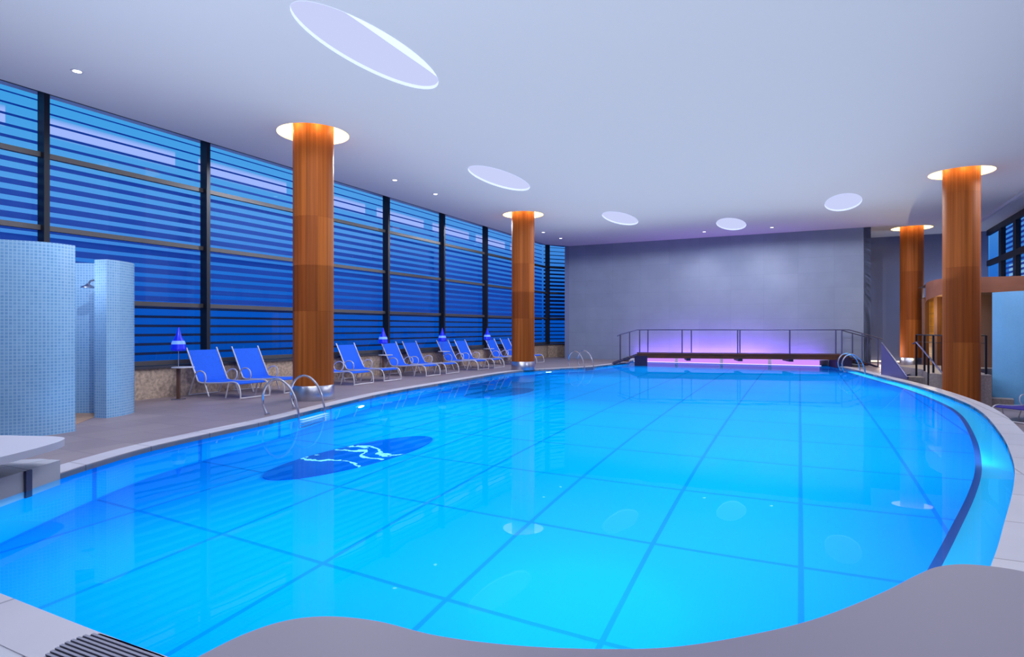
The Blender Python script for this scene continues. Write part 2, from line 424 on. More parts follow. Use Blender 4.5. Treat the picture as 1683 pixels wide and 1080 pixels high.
# ovals of mosaic on the pool floor
def ellipse(c, a, b, rot, n=64):
    return [(c[0]+a*math.cos(2*PI*i/n)*math.cos(rot)-b*math.sin(2*PI*i/n)*math.sin(rot), c[1]+a*math.cos(2*PI*i/n)*math.sin(rot)+b*math.sin(2*PI*i/n)*math.cos(rot)) for i in range(n)]
def oval(c, a, b, rot, mat, label):
    m = MB().prism(ellipse((0, 0), a, b, 0), 0, .03).build('mosaic_oval', mat)
    m.location = (c[0], c[1], PZ); m.rotation_euler = (0, 0, rot)
    tag(m, label, 'mosaic', 'mosaic ovals set into the pool floor'); return m
oval((-2.2, 8.72), 1.5, .52, math.radians(57), 'oval', 'dark blue mosaic oval with white wave lines on the pool floor near the left ladder')
oval((-.3, 15.8), 1.3, .6, math.radians(55), 'oval_plain', 'plain deep blue oval on the pool floor before the second wooden column')

# ------------------------------------------------------------------ room shell
FS = 1.065; WT = 5.72
D = Vector((.454, .891)).normalized(); ACR = Vector((D.y, -D.x))
def F(t, off=0):
    p = (Vector((-8.19, 9.73))+D*t)*FS+ACR*off; return (p.x, p.y)
def FC(t, off=0):      # edge of the main ceiling, a little inside the glass
    p = Vector((-8.19, 9.73))+D*t+ACR*off; return (p.x, p.y)
CW2 = (2.76*FS, 29.5*FS)
TS = [.57+3.0*k for k in range(-2, 8)]
CW = (2.76, 29.5); CE = (14.1, 23.9)
WD = (Vector(CE)-Vector(CW)).normalized()      # along the far wall
RB = Vector(CE)+Vector((-WD.y, WD.x))*3.3      # back of the recess
RE = RB+WD*4.4
RW = lambda t: (RE.x-D.x*t, RE.y-D.y*t)        # right hand window wall, running toward the viewer

gap0 = 0
# deck polygon: starts near right, goes round the back of the viewer and the left side, then follows the coping
i_s = min(range(n), key=lambda i: (OUTER[i][0]-3.9)**2+(OUTER[i][1]-4.2)**2)
i_e = min(range(n), key=lambda i: (OUTER[i][0]-11.5)**2+(OUTER[i][1]-18.2)**2)
ring = []
i = i_e
while True:
    ring.append(OUTER[i % n])
    if i % n == i_s: break
    i += 1
outerpts = [(9, 1), (9, -7), (-17, -7), F(-14, -.1), F(21.57, -.1), CW2, (RB.x, RB.y+.3), (RE.x+.5, RE.y+.5), RW(3.5), (12.9, 19.6)]
deck = MB().flat(ring+outerpts, 0).build('floor', 'deck')
struct(deck, 'rose grey tiled pool deck along the left side', 'floor')
rr = []; i = i_s
while True:
    rr.append(OUTER[i % n])
    if i % n == i_e: break
    i += 1
lowf = MB().flat(rr+[(12.9, 19.6), RW(3.5), (24, 20), (24, 1), (9, 1)], LOW).build('floor_lower', 'deck')
struct(lowf, 'lower rose grey floor behind the right rim of the pool', 'floor')
wl = MB().seg((12.9, 19.6), RW(3.5), LOW, -.002, .06).build('trim_2', 'granite_grey'); struct(wl, 'grey stone retaining face below the upper deck', 'retaining wall')
# white stone surround near the viewer
ws = MB().prism([(-1.0, 2.2)]+[p for p in catmull([(-1.45, 2.38), (-2.65, 3.0), (-3.6, 3.5), (-4.5, 4.0)], 4, False)]+[(-7, 4.2), (-7, .5), (-1.0, .5)], -.01, .008).build('trim_3', 'stone_white')
struct(ws, 'pale stone paving at the near left corner of the pool', 'paving')

# ceiling with holes
def tri_holes(outer, holes, z, name, mat, up=False):
    bm = bmesh.new()
    for lp in [outer]+holes:
        vs = [bm.verts.new((p[0], p[1], z)) for p in lp]
        for i in range(len(vs)): bm.edges.new((vs[i], vs[(i+1) % len(vs)]))
    bmesh.ops.triangle_fill(bm, use_beauty=True, use_dissolve=False, edges=bm.edges[:])
    for f in bm.faces:
        f.normal_update()
        if (f.normal.z > 0) != up: f.normal_flip()
    me = bpy.data.meshes.new(name); bm.to_mesh(me); bm.free()
    return link(name, me, mat)
SKY = [((-1.99, 8.77), 'large lavender oval skylight nearest the viewer'),
       ((-.3, 16.25), 'lavender oval skylight second from the front, left of the pool centre'),
       ((3.95, 22.1), 'small lavender oval skylight before the left part of the far grey wall'),
       ((8.4, 23.3), 'small lavender oval skylight between the two ceiling spots by the far wall'),
       ((10.5, 19.3), 'lavender oval skylight nearest the right hand wooden columns')]
COLS = [((-4.08, 12.5), 0, 'round wooden column with steel foot nearest on the left deck by the pool ladder'),
        ((.39, 21.37), 0, 'round wooden column with steel foot further back on the left deck among blue loungers'),
        ((11.52, 15.6), LOW, 'large round wooden column on the right behind the pool rim and beside the pale blue curved wall'),
        ((15.9, 24.2), 0, 'slimmer looking round wooden column at the far right before the recessed wall')]
holes = [ellipse(c, 1.5, .52, PI/2-TH, 48) for c, _ in SKY]+[ellipse(c, .71, .71, 0, 48) for c, _, _ in COLS]
ceil = tri_holes([(-17, -7.5), RW(37), RW(-6), (2.76, 29.5), FC(21.57), FC(-16)], holes, CZ, 'ceiling', 'ceiling')
struct(ceil, 'smooth lavender grey ceiling with oval openings', 'ceiling')
pk = MB(); qa = [FC(-16), FC(21.57), (2.76, 29.5)]; qb = [F(-16, -.3), F(21.57, -.3), (CW2[0]-.2, CW2[1]+.5)]
pk.add([(p[0], p[1], WT) for p in qa]+[(p[0], p[1], WT) for p in qb]+[(p[0], p[1], CZ) for p in qa], [(0, 3, 4, 1), (1, 4, 5, 2), (0, 1, 7, 6), (1, 2, 8, 7)])
struct(pk.build('ceiling_pocket', 'ceiling'), 'shadow gap pocket between ceiling and glass wall', 'ceiling')
struct(MB().prism([(-17, -7.5), RW(37), RW(-6), (CW2[0]-.1, CW2[1]+.4), F(21.57, -.2), F(-16, -.2)], WT+.35, WT+.45).build('ceiling_slab', 'plaster'), 'roof slab over the ceiling', 'ceiling')

for (c, lb) in SKY:
    e = ellipse((0, 0), 1.5, .52, PI/2-TH, 48); nn = len(e)
    t = thing('skylight', lb, 'skylight', (c[0], c[1], CZ), 0, 'oval skylights in the ceiling')
    m = MB(); m.add([(p[0], p[1], -.004) for p in e]+[(p[0], p[1], .05) for p in e], [((i+1) % nn, i, nn+i, nn+(i+1) % nn) for i in range(nn)])
    m.build('skylight_well', 'sky_side', t, smooth=True)
    MB().flat(e, .05, False).build('diffuser', 'sky_glow', t)
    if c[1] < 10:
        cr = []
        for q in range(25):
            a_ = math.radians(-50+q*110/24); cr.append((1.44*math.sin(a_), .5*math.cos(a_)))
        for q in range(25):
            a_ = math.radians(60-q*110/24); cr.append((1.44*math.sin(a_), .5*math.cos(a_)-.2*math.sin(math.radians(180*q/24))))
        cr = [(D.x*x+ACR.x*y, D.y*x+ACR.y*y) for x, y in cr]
        MB().flat(cr, .045, False).build('pale_crescent', 'sky_side', t)  # paler flat crescent laid on this diffuser only

for (c, base, lb) in COLS:
    t = thing('wooden_column', lb, 'column', (c[0], c[1], base), 0, 'round wooden columns')
    MB().lathe([(.4, (.3 if base == 0 else .0)), (.4, CZ+.3-base)], n=64).build('shaft', 'col', t, smooth=True)
    if base == 0:
        MB().lathe([(.412, 0), (.415, .01), (.415, .28), (.4, .3)], n=64).build('steel_foot', 'steel', t, smooth=True)
    side = {0: 'nearest left', 1: 'second left', 2: 'large right', 3: 'far right'}[COLS.index((c, base, lb))]
    r = thing('cove_light', 'warm glowing ring recess in the ceiling around the %s wooden column' % side, 'ceiling light', (c[0], c[1], CZ), 0, 'glowing rings around the columns')
    MB().lathe([(.71, .0), (.71, .3)], n=64, caps=False).build('ring_side', 'ring_side', r, smooth=True)
    m = MB(); nn = 64
    m.add([(.71*math.cos(2*PI*i/nn), .71*math.sin(2*PI*i/nn), .29) for i in range(nn)]+[(.39*math.cos(2*PI*i/nn), .39*math.sin(2*PI*i/nn), .29) for i in range(nn)], [(i, (i+1) % nn, nn+(i+1) % nn, nn+i) for i in range(nn)])
    m.build('glow_ring', 'ring_glow', r)

# recessed downlights
DL = [((-6.74, 9.43), 'small ceiling downlight nearest, above the left windows and showers'),
      ((-3.15, 16.35), 'small ceiling downlight between the nearest left column and the second skylight, first of two'),
      ((-2.27, 18.05), 'small ceiling downlight just beyond the first one, above the blue loungers'),
      ((1.3, 25.25), 'small ceiling downlight just beyond the second wooden column'),
      ((2.15, 26.9), 'small ceiling downlight nearest the left corner of the far wall'),
      ((7.93, 25.1), 'small ceiling downlight left of the small skylight, washing the far wall'),
      ((10.25, 24.0), 'small ceiling downlight right of the small skylight, washing the far wall')]
for (c, lb) in DL:
    t = thing('downlight', lb, 'ceiling light', (c[0], c[1], CZ), 0, 'recessed ceiling downlights')
    MB().lathe([(.05, -.004), (.085, -.012), (.09, -.002), (.09, 0)], n=24, caps=False).build('bezel', 'plaster', t, smooth=True)
    MB().lathe([(.0001, -.007), (.06, -.007)], n=24, caps=False).build('lens', 'down', t)

# walls
wf = thing('wall_far', None, None, kind='structure'); tag(wf, 'tall grey panelled wall across the far end of the pool', 'wall')
MB().seg(CW, CE, 0, CZ, .25, -.125).build('wall_face', 'wall_far', wf)
wr = MB().seg((CE[0]-.0, CE[1]), (RB.x, RB.y), 0, CZ, .25, -.125).build('wall_recess_side', 'wall_dim'); struct(wr, 'side of the far wall turning into the recess', 'wall')
wb = MB().seg((RB.x-.2, RB.y+.1), (RE.x, RE.y), 0, CZ, .25, -.125).build('wall_recess', 'wall_dim'); struct(wb, 'dim blue grey wall at the back of the right recess', 'wall')
# right window wall
RT = [-.2+2.05*k for k in range(0, 8)]
struct(MB().seg(RW(0), RW(36), LOW, 2.75, .3, .15).build('wall_right', 'wall_dim'), 'dim wall below the high right windows', 'wall')
struct(MB().seg((-17, -7), (24, -7), LOW, CZ, .3).build('wall_back', 'plaster'), 'wall behind the viewer', 'wall')
struct(MB().seg(F(-18), F(TS[0]), 0, CZ, .3).build('wall_left', 'plaster'), 'plain wall left of the windows', 'wall')
struct(MB().seg(RW(8.1), RW(36), 2.75, CZ, .3, .15).build('wall_right_near', 'plaster'), 'plain near part of the right wall', 'wall')
# low granite parapet under the left windows
lw = MB().seg(F(TS[0]), F(21.57), 0, .62, .3, -.0); lw.seg(F(21.57), CW2, 0, .62, .3, 0)
lw = lw.build('wall_left_low', 'granite'); struct(lw, 'low speckled granite wall below the left windows', 'wall')
sl = MB().seg(F(TS[0]), F(21.57), .62, .67, .36, .02); sl.seg(F(21.57), CW2, .62, .67, .36, .02)
struct(MB().seg(CW, CW2, 0, WT, .2, -.1).build('wall_far_return', 'wall_dim'), 'short return at the left end of the far wall', 'wall')
struct(sl.build('trim_4', 'sill'), 'dark sill on top of the granite wall', 'window sill')

def slat_h(z):
    for z0, z1, a, b in ((4.6, 5.7, .058, .016), (3.28, 4.6, .118, .07), (1.97, 3.28, .1, .125), (0, 1.97, .055, .055)):
        if z >= z0: return a+(b-a)*min(1, (z-z0)/(z1-z0))
    return .05
def pane(a, b, z0, z1, par):
    return MB().add([(a[0], a[1], z0), (b[0], b[1], z0), (b[0], b[1], z1), (a[0], a[1], z1)], [(0, 1, 2, 3)]).build('glass', 'glass', par)
def window_bay(i, a, b, dark=False):
    w = thing('window_%d' % i, 'window bay of the tall left glass wall, bay %s' % i, 'window', kind='structure')
    pane(a, b, .67, WT, w)
    A = Vector(a); B = Vector(b); d = (B-A).normalized()
    tr = MB()
    for z in (.73, 1.96, 3.25, 4.55): tr.seg(a, b, z-.045, z+.045, .09, .05)
    tr.seg(a, b, WT-.04, WT, .04, .02)
    tr.build('transom', 'transom', w)
    a2 = A-Vector((d.y, -d.x))*.22; b2 = B-Vector((d.y, -d.x))*.22
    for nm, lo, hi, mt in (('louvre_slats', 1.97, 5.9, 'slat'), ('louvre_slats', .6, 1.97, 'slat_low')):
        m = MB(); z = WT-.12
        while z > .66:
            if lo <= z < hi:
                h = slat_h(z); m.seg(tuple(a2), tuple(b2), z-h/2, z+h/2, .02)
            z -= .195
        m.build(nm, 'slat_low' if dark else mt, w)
    return w
def mull(p, d, parent):
    n_ = Vector((d.y, -d.x)); c = Vector(p)+n_*.1
    return MB().box((c.x, c.y, (.67+WT)/2), (.09, .22, WT-.67), math.atan2(d.y, d.x)).build('mullion', 'mullion', parent)
for i in range(len(TS)-1):
    a, b = F(TS[i]), F(min(TS[i+1], 21.57)); 
    wb_ = window_bay(i+1, a, b); mull(b, D, wb_)
    names = ['', 'first bay at the left picture edge beyond the showers', 'bay behind the nearest mosaic shower wall', 'bay with the first blue lounger and lamp', 'bay behind the nearest wooden column', 'bay right after the nearest column', 'bay in the middle of the glass wall', 'bay before the second column', 'bay partly hidden by the second column']
    wb_['label'] = 'tall louvred blue window, ' + (names[i] if i and i < len(names) else 'bay beside the viewer')
    # glowing strip added behind the glass for pale streaks in the top panes
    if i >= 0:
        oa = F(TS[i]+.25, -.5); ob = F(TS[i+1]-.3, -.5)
        sk = MB().seg(oa, ob, 5.02, 5.46, .02) .build('pane_streak_strip', 'streak'); struct(sk, 'pale violet glowing strip added outside for the streaks in the upper panes', 'added glow')
d2 = (Vector(CW)-Vector(F(21.57))).normalized()
wl_ = window_bay(len(TS), F(21.57), CW2, True); wl_['label'] = 'narrow dark blue window in the far left corner'

# right hand windows
for i in range(4):
    w = thing('window_%d' % (len(TS)+1+i), 'high right window over the wood canopy, pane %d from the far end' % (i+1), 'window', kind='structure')
    a, b = RW(.1+1.95*i+.1), RW(.1+1.95*(i+1)+.1)
    pane(a, b, 2.75, CZ-.1, w)
    fr = MB().seg(a, b, 3.98, 4.2, .1, .05); fr.seg(a, b, CZ-.22, CZ, .1, .05); fr.seg(a, b, 2.7, 2.82, .1, .05)
    fr.box((b[0]-.03, b[1]-.03, 4.1), (.38, .14, 2.7), math.atan2(D.y, D.x)).build('frame', 'mullion', w)
    m = MB()
    aa = (a[0]+.3*ACR.x, a[1]+.3*ACR.y); bb = (b[0]+.3*ACR.x, b[1]+.3*ACR.y); z = 5.3
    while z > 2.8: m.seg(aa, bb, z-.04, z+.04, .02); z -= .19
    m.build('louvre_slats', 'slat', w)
struct(MB().seg((RW(-1)[0]+ACR.x*.9, RW(-1)[1]+ACR.y*.9), (RW(9)[0]+ACR.x*.9, RW(9)[1]+ACR.y*.9), 2.9, 4.1, .03).build('pane_glow_sheet', M['pane_glow']), 'pale glowing sheet added outside to brighten the high right windows', 'outdoor wall')  # glowing sheet added so the lower panes look light
# ceiling step along the right windows
s0 = Vector((16.859, 21.6)); 
struct(MB().seg(tuple(s0+D*5), tuple(s0-D*16), CZ-.08, CZ+.02, .08).build('trim_5', 'plaster'), 'slim ceiling step parallel to the right windows', 'ceiling trim')

# ------------------------------------------------------------------ right side: platform, steps, canopy, curved wall
pf = [(11.585, 16.9), (11.855, 16.5), (12.598, 16.35), (12.853, 16.3), (13.4, 17.4), (13.9, 18.6), (15.5, 19.2), (14.0, 21.0), (12.9, 20.4), (12.546, 18.6)]
pt = MB().prism(pf, LOW, .2).build('raised_platform', 'granite_grey'); struct(pt, 'raised grey granite platform behind the large right column', 'platform')
# railing on the platform
rl = thing('platform_railing', 'black metal railing along the raised platform behind the large right column', 'railing')
pp = [((12.36, 18.6)), (12.136, 17.9), (11.911, 17.2), (11.921, 16.85), (12.931, 16.6)]
for p in pp: MB().tube([(p[0], p[1], .0 if p is pp[0] else .2), (p[0], p[1], 1.26)], .028).build('post', 'black', rl)
for z, r in ((1.26, .02), (1.05, .009)): MB().tube([(p[0], p[1], z) for p in pp], r, 6).build('rail', 'black', rl)
# steps going down to the right
st = thing('stone_steps', 'grey stone steps going down beside the pool before the raised platform', 'steps')
for i in range(4):
    c = Vector((12.051, 18.3))+Vector((.62, -.5))*i*.62
    MB().box((c.x+.15, c.y, (LOW-.0-.17*i)/2), (1.5, .5, abs(LOW)-.17*i if i < 4 else .02), math.radians(-39)).build('step', 'granite_grey', st) if i < 4 else None
hr = thing('stair_handrail', 'slanting dark handrail with a post beside the steps down to the lower right floor', 'handrail')
A_, B_ = (11.828, 17.8), (11.494, 16.2)
MB().tube([(A_[0]-.03, A_[1]+.1, 1.0), (A_[0], A_[1], 1.05), (B_[0], B_[1], .22)], .022).build('rail', 'rail', hr)
p_ = (11.602, 16.95); MB().tube([(p_[0], p_[1], -.4), (p_[0], p_[1], .62)], .028).build('post', 'black', hr)
# triangular side panel
tp = MB(); a, b = (11.524, 19.0), (11.269, 17.35)
a2 = (a[0]+.05, a[1]+.02); b2 = (b[0]+.05, b[1]+.02)
tp.add([(a[0], a[1], 0), (b[0], b[1], 0), (b[0], b[1], .03), (a[0], a[1], .99), (a2[0], a2[1], 0), (b2[0], b2[1], 0), (b2[0], b2[1], .03), (a2[0], a2[1], .99)],
       [(0, 1, 2, 3), (7, 6, 5, 4), (3, 2, 6, 7), (0, 3, 7, 4), (1, 5, 6, 2), (0, 4, 5, 1)])
tp = tp.build('balustrade_panel', 'panel_grey'); tag(tp, 'dark violet grey triangular panel standing at the right end of the footbridge', 'panel')
tcap = MB().tube([(a[0]+.025, a[1]+.01, 1.0), (b[0]+.025, b[1]+.01, .04)], .03).build('top_rail', 'rail', tp)
# canopy fascia of wood
can = thing('wood_canopy', 'curved wooden canopy fascia behind the large right column', 'canopy')
cpts = catmull([(14.609, 21.5), (14.06, 20.6), (13.632, 19.6), (13.575, 19.0), (13.997, 18.7), (14.692, 18.4), (15.453, 18.0), (16.504, 17.4)], 6, False)
bm_ = MB(); kk = len(cpts)
tops = [3.0+.02*min(1, i/12) for i in range(kk)]; bots = [2.33+.22*min(1, i/18) for i in range(kk)]
bm_.add([(p[0], p[1], bots[i]) for i, p in enumerate(cpts)]+[(p[0], p[1], tops[i]) for i, p in enumerate(cpts)], [(i, i+1, kk+i+1, kk+i) for i in range(kk-1)])
bm_.build('fascia', 'band', can, smooth=True)
MB().flat(cpts+[(21, 22), (15.6, 23.4)], 2.56, False).build('soffit', 'brown', can)
MB().flat(cpts+[(21, 22), (15.6, 23.4)], 3.0, True).build('canopy_top', 'brown', can)
gw = MB().seg((15.582, 23.0), (15.131, 21.0), 0, 2.56, .1).build('slatted_panel', 'gold'); struct(gw, 'golden lit wooden slat wall under the canopy', 'wall')
dv = MB()
for x, d_ in ((1521, 22.3), (1541, 21.4)):
    q = (round((x-841.5)/1000*d_, 3), d_); dv.box((q[0], q[1], 1.28), (.2, .12, 2.56), .3)
struct(dv.build('trim_6', 'brown'), 'brown uprights before the golden slat wall', 'wall trim')
bw = MB().seg((15.147, 21.2), (16.13, 20.2), 0, 2.56, .1).build('wall_canopy_back', 'brown'); struct(bw, 'brown wall below the canopy behind the right column', 'wall')
# pale blue curved wall on the right (UV mapped in metres)
def uv_wall(name, path, z0, z1, mat, th, parent=None, closed=False):
    """thick curved wall following a centre line, UV in metres along / up"""
    if closed: inn = None
    a = offset(path, th/2, False); b = offset(path, -th/2, False)
    loop = a+b[::-1]; N = len(loop)
    me = bpy.data.meshes.new(name); bm = bmesh.new(); uvl = bm.loops.layers.uv.new('UVMap')
    lo = [bm.verts.new((p[0], p[1], z0)) for p in loop]; hi = [bm.verts.new((p[0], p[1], z1)) for p in loop]
    s = [0]
    for i in range(N): s.append(s[-1]+(Vector(loop[(i+1) % N])-Vector(loop[i])).length)
    for i in range(N):
        j = (i+1) % N; f = bm.faces.new((lo[i], lo[j], hi[j], hi[i])); f.smooth = True
        for lp, uvv in zip(f.loops, ((s[i], z0), (s[i+1], z0), (s[i+1], z1), (s[i], z1))): lp[uvl].uv = uvv
    K = len(a)
    for i in range(K-1):
        for row in (hi, lo):
            f = bm.faces.new((row[i], row[i+1], row[N-2-i], row[N-1-i]))
            for lp in f.loops: lp[uvl].uv = (lp.vert.co.x, lp.vert.co.y)
    bmesh.ops.recalc_face_normals(bm, faces=bm.faces[:])
    bm.to_mesh(me); bm.free()
    try: me.set_sharp_from_angle(angle=math.radians(40))
    except Exception: pass
    return link(name, me, mat, parent)
arc = [(15.3+1.2*math.cos(a_), 17.6+1.2*math.sin(a_)) for a_ in [math.radians(170+ 8*i) for i in range(24)]]
o = uv_wall('curved_wall', arc, LOW, 2.5, 'mosaic_plain', .12); tag(o, 'pale sky blue curved mosaic wall standing at the right picture edge', 'wall')

# lounger at right edge and everything else that repeats is built below
# ------------------------------------------------------------------ showers
p1 = catmull([(-6.27, 8.62), (-6.42, 8.3), (-6.9, 8.02), (-7.6, 7.85), (-8.6, 7.8)], 8, False)
o = uv_wall('shower_wall', p1, 0, 2.62, 'mosaic', .24)
tag(o, 'large curved pale blue mosaic shower wall at the left picture edge', 'shower wall', 'mosaic shower walls')
p2 = catmull([(-6.67, 9.86), (-6.6, 10.15), (-6.66, 10.5), (-6.95, 10.6), (-7.5, 10.5)], 8, False)
o = uv_wall('shower_wall', p2[::-1], 0, 2.57, 'mosaic', .25)
tag(o, 'smaller curved pale blue mosaic shower wall behind, closer to the blue loungers', 'shower wall', 'mosaic shower walls')
o = MB().prism([(-6.45, 8.75), (-6.8, 9.85), (-6.9, 10.42), (-7.6, 10.38), (-8.3, 8.2), (-6.9, 8.2)], -.005, .006).build('trim_7', 'tan'); struct(o, 'tan floor inside the shower, its lit look put into the colour', 'floor')
sh = thing('shower_head', 'small metal shower head on an arm inside the mosaic shower', 'shower head', (-6.79, 10.12, 2.2))
MB().tube([(0, 0, .03), (-.1, -.02, .06), (-.2, -.03, .04), (-.24, -.03, -.02)], .014).build('arm', 'steel', sh, smooth=True)
MB().lathe([(.015, .0), (.03, -.02), (.1, -.06), (.1, -.075), (.0005, -.075)], (-.24, -.03, 0), n=24).build('rose', 'steel', sh, smooth=True)
MB().lathe([(.04, -.01), (.04, .01)], (.0, 0, .03), n=16).build('wall_plate', 'steel', sh)

# ------------------------------------------------------------------ left slab and block
sb = MB().prism(catmull([(-4.3, 3.9), (-4.2, 4.6), (-4.17, 5.3), (-4.24, 5.75), (-4.45, 5.92), (-5.0, 5.98)], 6, False)+[(-6.2, 6.0), (-6.2, 3.9)], .335, .4)
o = sb.build('stone_bench', 'white_slab'); tag(o, 'white stone bench slab jutting out over the block at the left pool edge', 'bench slab')
bk = MB().prism([(-4.47, 3.6), (-4.47, 5.3), (-4.5, 6.06), (-4.75, 6.12), (-5.3, 5.95), (-5.3, 3.6)], -.3, .14)
bk = bk.build('stone_block', 'stone_white'); tag(bk, 'white stone block at the left pool edge below the bench slab', 'block')
MB().box((-4.468, 5.62, -.08), (.02, .07, .44)).build('dark_joint', 'grate', bk)
MB().box((-5.5, 4.75, .2), (.6, 2.0, .27)).build('support', 'grate', o)
# foreground ledge
E_ = [(-1.011, 1.462), (-0.969, 1.638), (-0.909, 1.759), (-0.834, 1.889), (-0.735, 1.979), (-0.606, 2.008), (-0.437, 1.975), (-0.229, 1.881), (0.015, 1.823), (0.286, 1.803), (0.507, 1.82), (0.776, 1.9), (1.019, 2.004), (1.332, 2.189), (1.553, 2.34), (1.709, 2.43), (1.857, 2.448), (2.01, 2.369), (2.093, 2.184)]
ledge = MB().prism(catmull(E_, 6, False)+[(2.6, -.2), (-1.6, -.2)], .44, .5)
lo_ = ledge.build('ledge', 'ledge'); tag(lo_, 'smooth mauve grey counter with a wavy edge in the immediate foreground', 'counter')
MB().prism([(p[0]*.8, p[1]-.35) for p in catmull(E_, 2, False)[4:-4]]+[(1.2, .1), (-.5, .1)], 0, .44).build('base', 'ledge', lo_)

# floor grate at the near left
gt = thing('drain_grate', 'dark slatted drain grate in the pale paving at the near left corner', 'grate')
gp = [(-2.024, 2.589), (-2.05, 2.685), (-2.042, 2.772), (-2.005, 2.838), (-1.941, 2.868), (-1.778, 2.794), (-1.556, 2.685), (-1.301, 2.544), (-1.091, 2.266), (-1.861, 2.266)]
MB().prism(gp, .008, .012).build('grate_bed', 'grate', gt)
dd = (Vector(gp[6])-Vector(gp[4])).normalized(); nn_ = Vector((-dd.y, dd.x)); bars = MB()
org = Vector(gp[4])
for k in range(1, 34):
    o_ = org-nn_*.024*k; xs = []
    for i in range(len(gp)):
        P, Q = Vector(gp[i]), Vector(gp[(i+1) % len(gp)]); sP, sQ = (P-o_).dot(nn_), (Q-o_).dot(nn_)
        if sP*sQ < 0: xs.append((P+(Q-P)*(sP/(sP-sQ))-o_).dot(dd))
    if len(xs) == 2:
        xs.sort(); c = o_+dd*(xs[0]+xs[1])/2; bars.box((c.x, c.y, .015), (xs[1]-xs[0], .013, .008), math.atan2(dd.y, dd.x))
bars.build('grate_bars', 'grate_bar', gt)

# ------------------------------------------------------------------ ladders
def ladder(p, q, name_label):
    """p,q: plan points of the two pool side rails; loops go away from the water"""
    P, Q = Vector(p), Vector(q); mid = (P+Q)/2; ax = (Q-P).normalized(); w = (Q-P).length
    t = thing('pool_ladder', name_label, 'pool ladder', (mid.x, mid.y, 0), math.atan2(ax.y, ax.x), 'stainless pool ladders')
    for sx in (-w/2, w/2):
        pts = [(sx, -.1, -.95), (sx, -.1, -.3), (sx, -.07, .1), (sx, .02, .38), (sx, .17, .55), (sx, .33, .6), (sx, .49, .52), (sx, .58, .34), (sx, .57, .15), (sx, .5, .0)]
        pts = [tuple(v) for v in catmull([Vector(a_) for a_ in pts], 5, False)]
        MB().tube(pts, .021, 10).build('hand_rail', 'chrome', t, smooth=True)
        MB().lathe([(.045, 0), (.045, .03), (.03, .035)], (sx, .5, .0), n=16).build('anchor_plate', 'steel', t)
    for k in range(4):
        MB().box((0, -.13, -.16-.24*k), (w, .09, .025)).build('tread', 'steel', t)
    return t
ladder((-3.62, 10.1), (-3.44, 10.9), 'stainless ladder with two arched rails before the nearest left wooden column')
ladder((2.597, 22.481), (3.013, 23.089), 'small distant stainless ladder at the far left corner of the pool')
l3 = ladder((11.51, 20.0), (11.823, 20.833), 'stainless ladder with arched rails at the right end of the footbridge')

# ------------------------------------------------------------------ loungers
def make_lounger(mat='sling', name='sun_lounger'):
    t = thing(name, 'x', 'lounger')
    W = .36
    def slab(prof, nm, half, par=None):
        m = MB(); k = len(prof); vs = []
        for y in (-half, half):
            for (x, z) in prof: vs.append((x, y, z))
            for (x, z) in prof: vs.append((x, y, z-.018))
        f = []
        for i in range(k-1):
            f += [(i, i+1, 2*k+i+1, 2*k+i), (k+i+1, k+i, 3*k+i, 3*k+i+1), (i+1, i, k+i, k+i+1), (2*k+i, 2*k+i+1, 3*k+i+1, 3*k+i)]
        f += [(0, 2*k, 3*k, k), (k-1, 2*k-1, 4*k-1, 3*k-1)]
        return m.add(vs, f).build(nm, mat, par or t, smooth=True)
    slab([(.0, .98), (.1, .79), (.2, .6), (.3, .42), (.36, .34)], 'back_sling', W-.02)
    slab([(.36, .33), (.6, .3), (1.0, .31), (1.3, .335), (1.53, .34), (1.6, .32)], 'seat_sling', W-.02)
    for s in (-1, 1):
        y = s*W
        MB().tube(catmull([Vector(v) for v in [(-.03, y, 1.03), (.1, y, .79), (.3, y, .42), (.4, y, .31), (.7, y, .3), (1.2, y, .325), (1.5, y, .35), (1.64, y, .3), (1.7, y, .15), (1.7, y, 0.015)]], 4, False), .016, 8).build('side_frame', 'white_metal', t, smooth=True)
        MB().tube(catmull([Vector(v) for v in [(.05, y*1.0, .015), (.2, y*1.03, .3), (.34, y*1.08, .5), (.5, y*1.1, .55), (.62, y*1.08, .5), (.64, y*1.04, .38), (.58, y, .31)]], 4, False), .014, 8).build('armrest', 'white_metal', t, smooth=True)
        MB().tube([(.58, y, .31), (.72, y, .015)], .014).build('leg', 'white_metal', t)
        MB().tube([(1.35, y, .33), (1.25, y, .015)], .014).build('leg', 'white_metal', t)
    MB().tube([(1.7, -W, .03), (1.7, W, .03)], .014).build('cross_bar', 'white_metal', t)
    MB().tube([(.05, -W, .02), (.05, W, .02)], .012).build('cross_bar', 'white_metal', t)
    return t
proto = make_lounger()
LP = [(3.58, 'blue sling lounger nearest on the left deck, beside the first blue lamp'),
      (4.71, 'second blue sling lounger on the left deck, just left of the nearest wooden column'),
      (6.95, 'blue sling lounger mostly hidden behind the nearest wooden column, its foot end showing'),
      (8.13, 'blue sling lounger immediately right of the nearest wooden column'),
      (10.09, 'blue sling lounger beside the second visible blue lamp, right of the nearest column'),
      (11.17, 'blue sling lounger just beyond the second visible blue lamp, right hand one of its pair'),
      (13.16, 'blue sling lounger directly behind the third visible blue lamp'),
      (14.33, 'blue sling lounger right of the third visible blue lamp'),
      (16.68, 'blue sling lounger behind the fourth visible blue lamp, next to the second column'),
      (17.96, 'farthest blue sling lounger, mostly hidden by the second wooden column')]
ldir = math.atan2(ACR.y, ACR.x)-math.radians(1)
for i, (t_, lb) in enumerate(LP):
    o = proto if i == 0 else copy_tree(proto)
    c = Vector((-8.19, 9.73))+D*(t_+.36)+ACR*-.5
    o.location = (c.x, c.y, 0); o.rotation_euler = (0, 0, ldir); o['label'] = lb; o['group'] = 'blue loungers along the left windows'
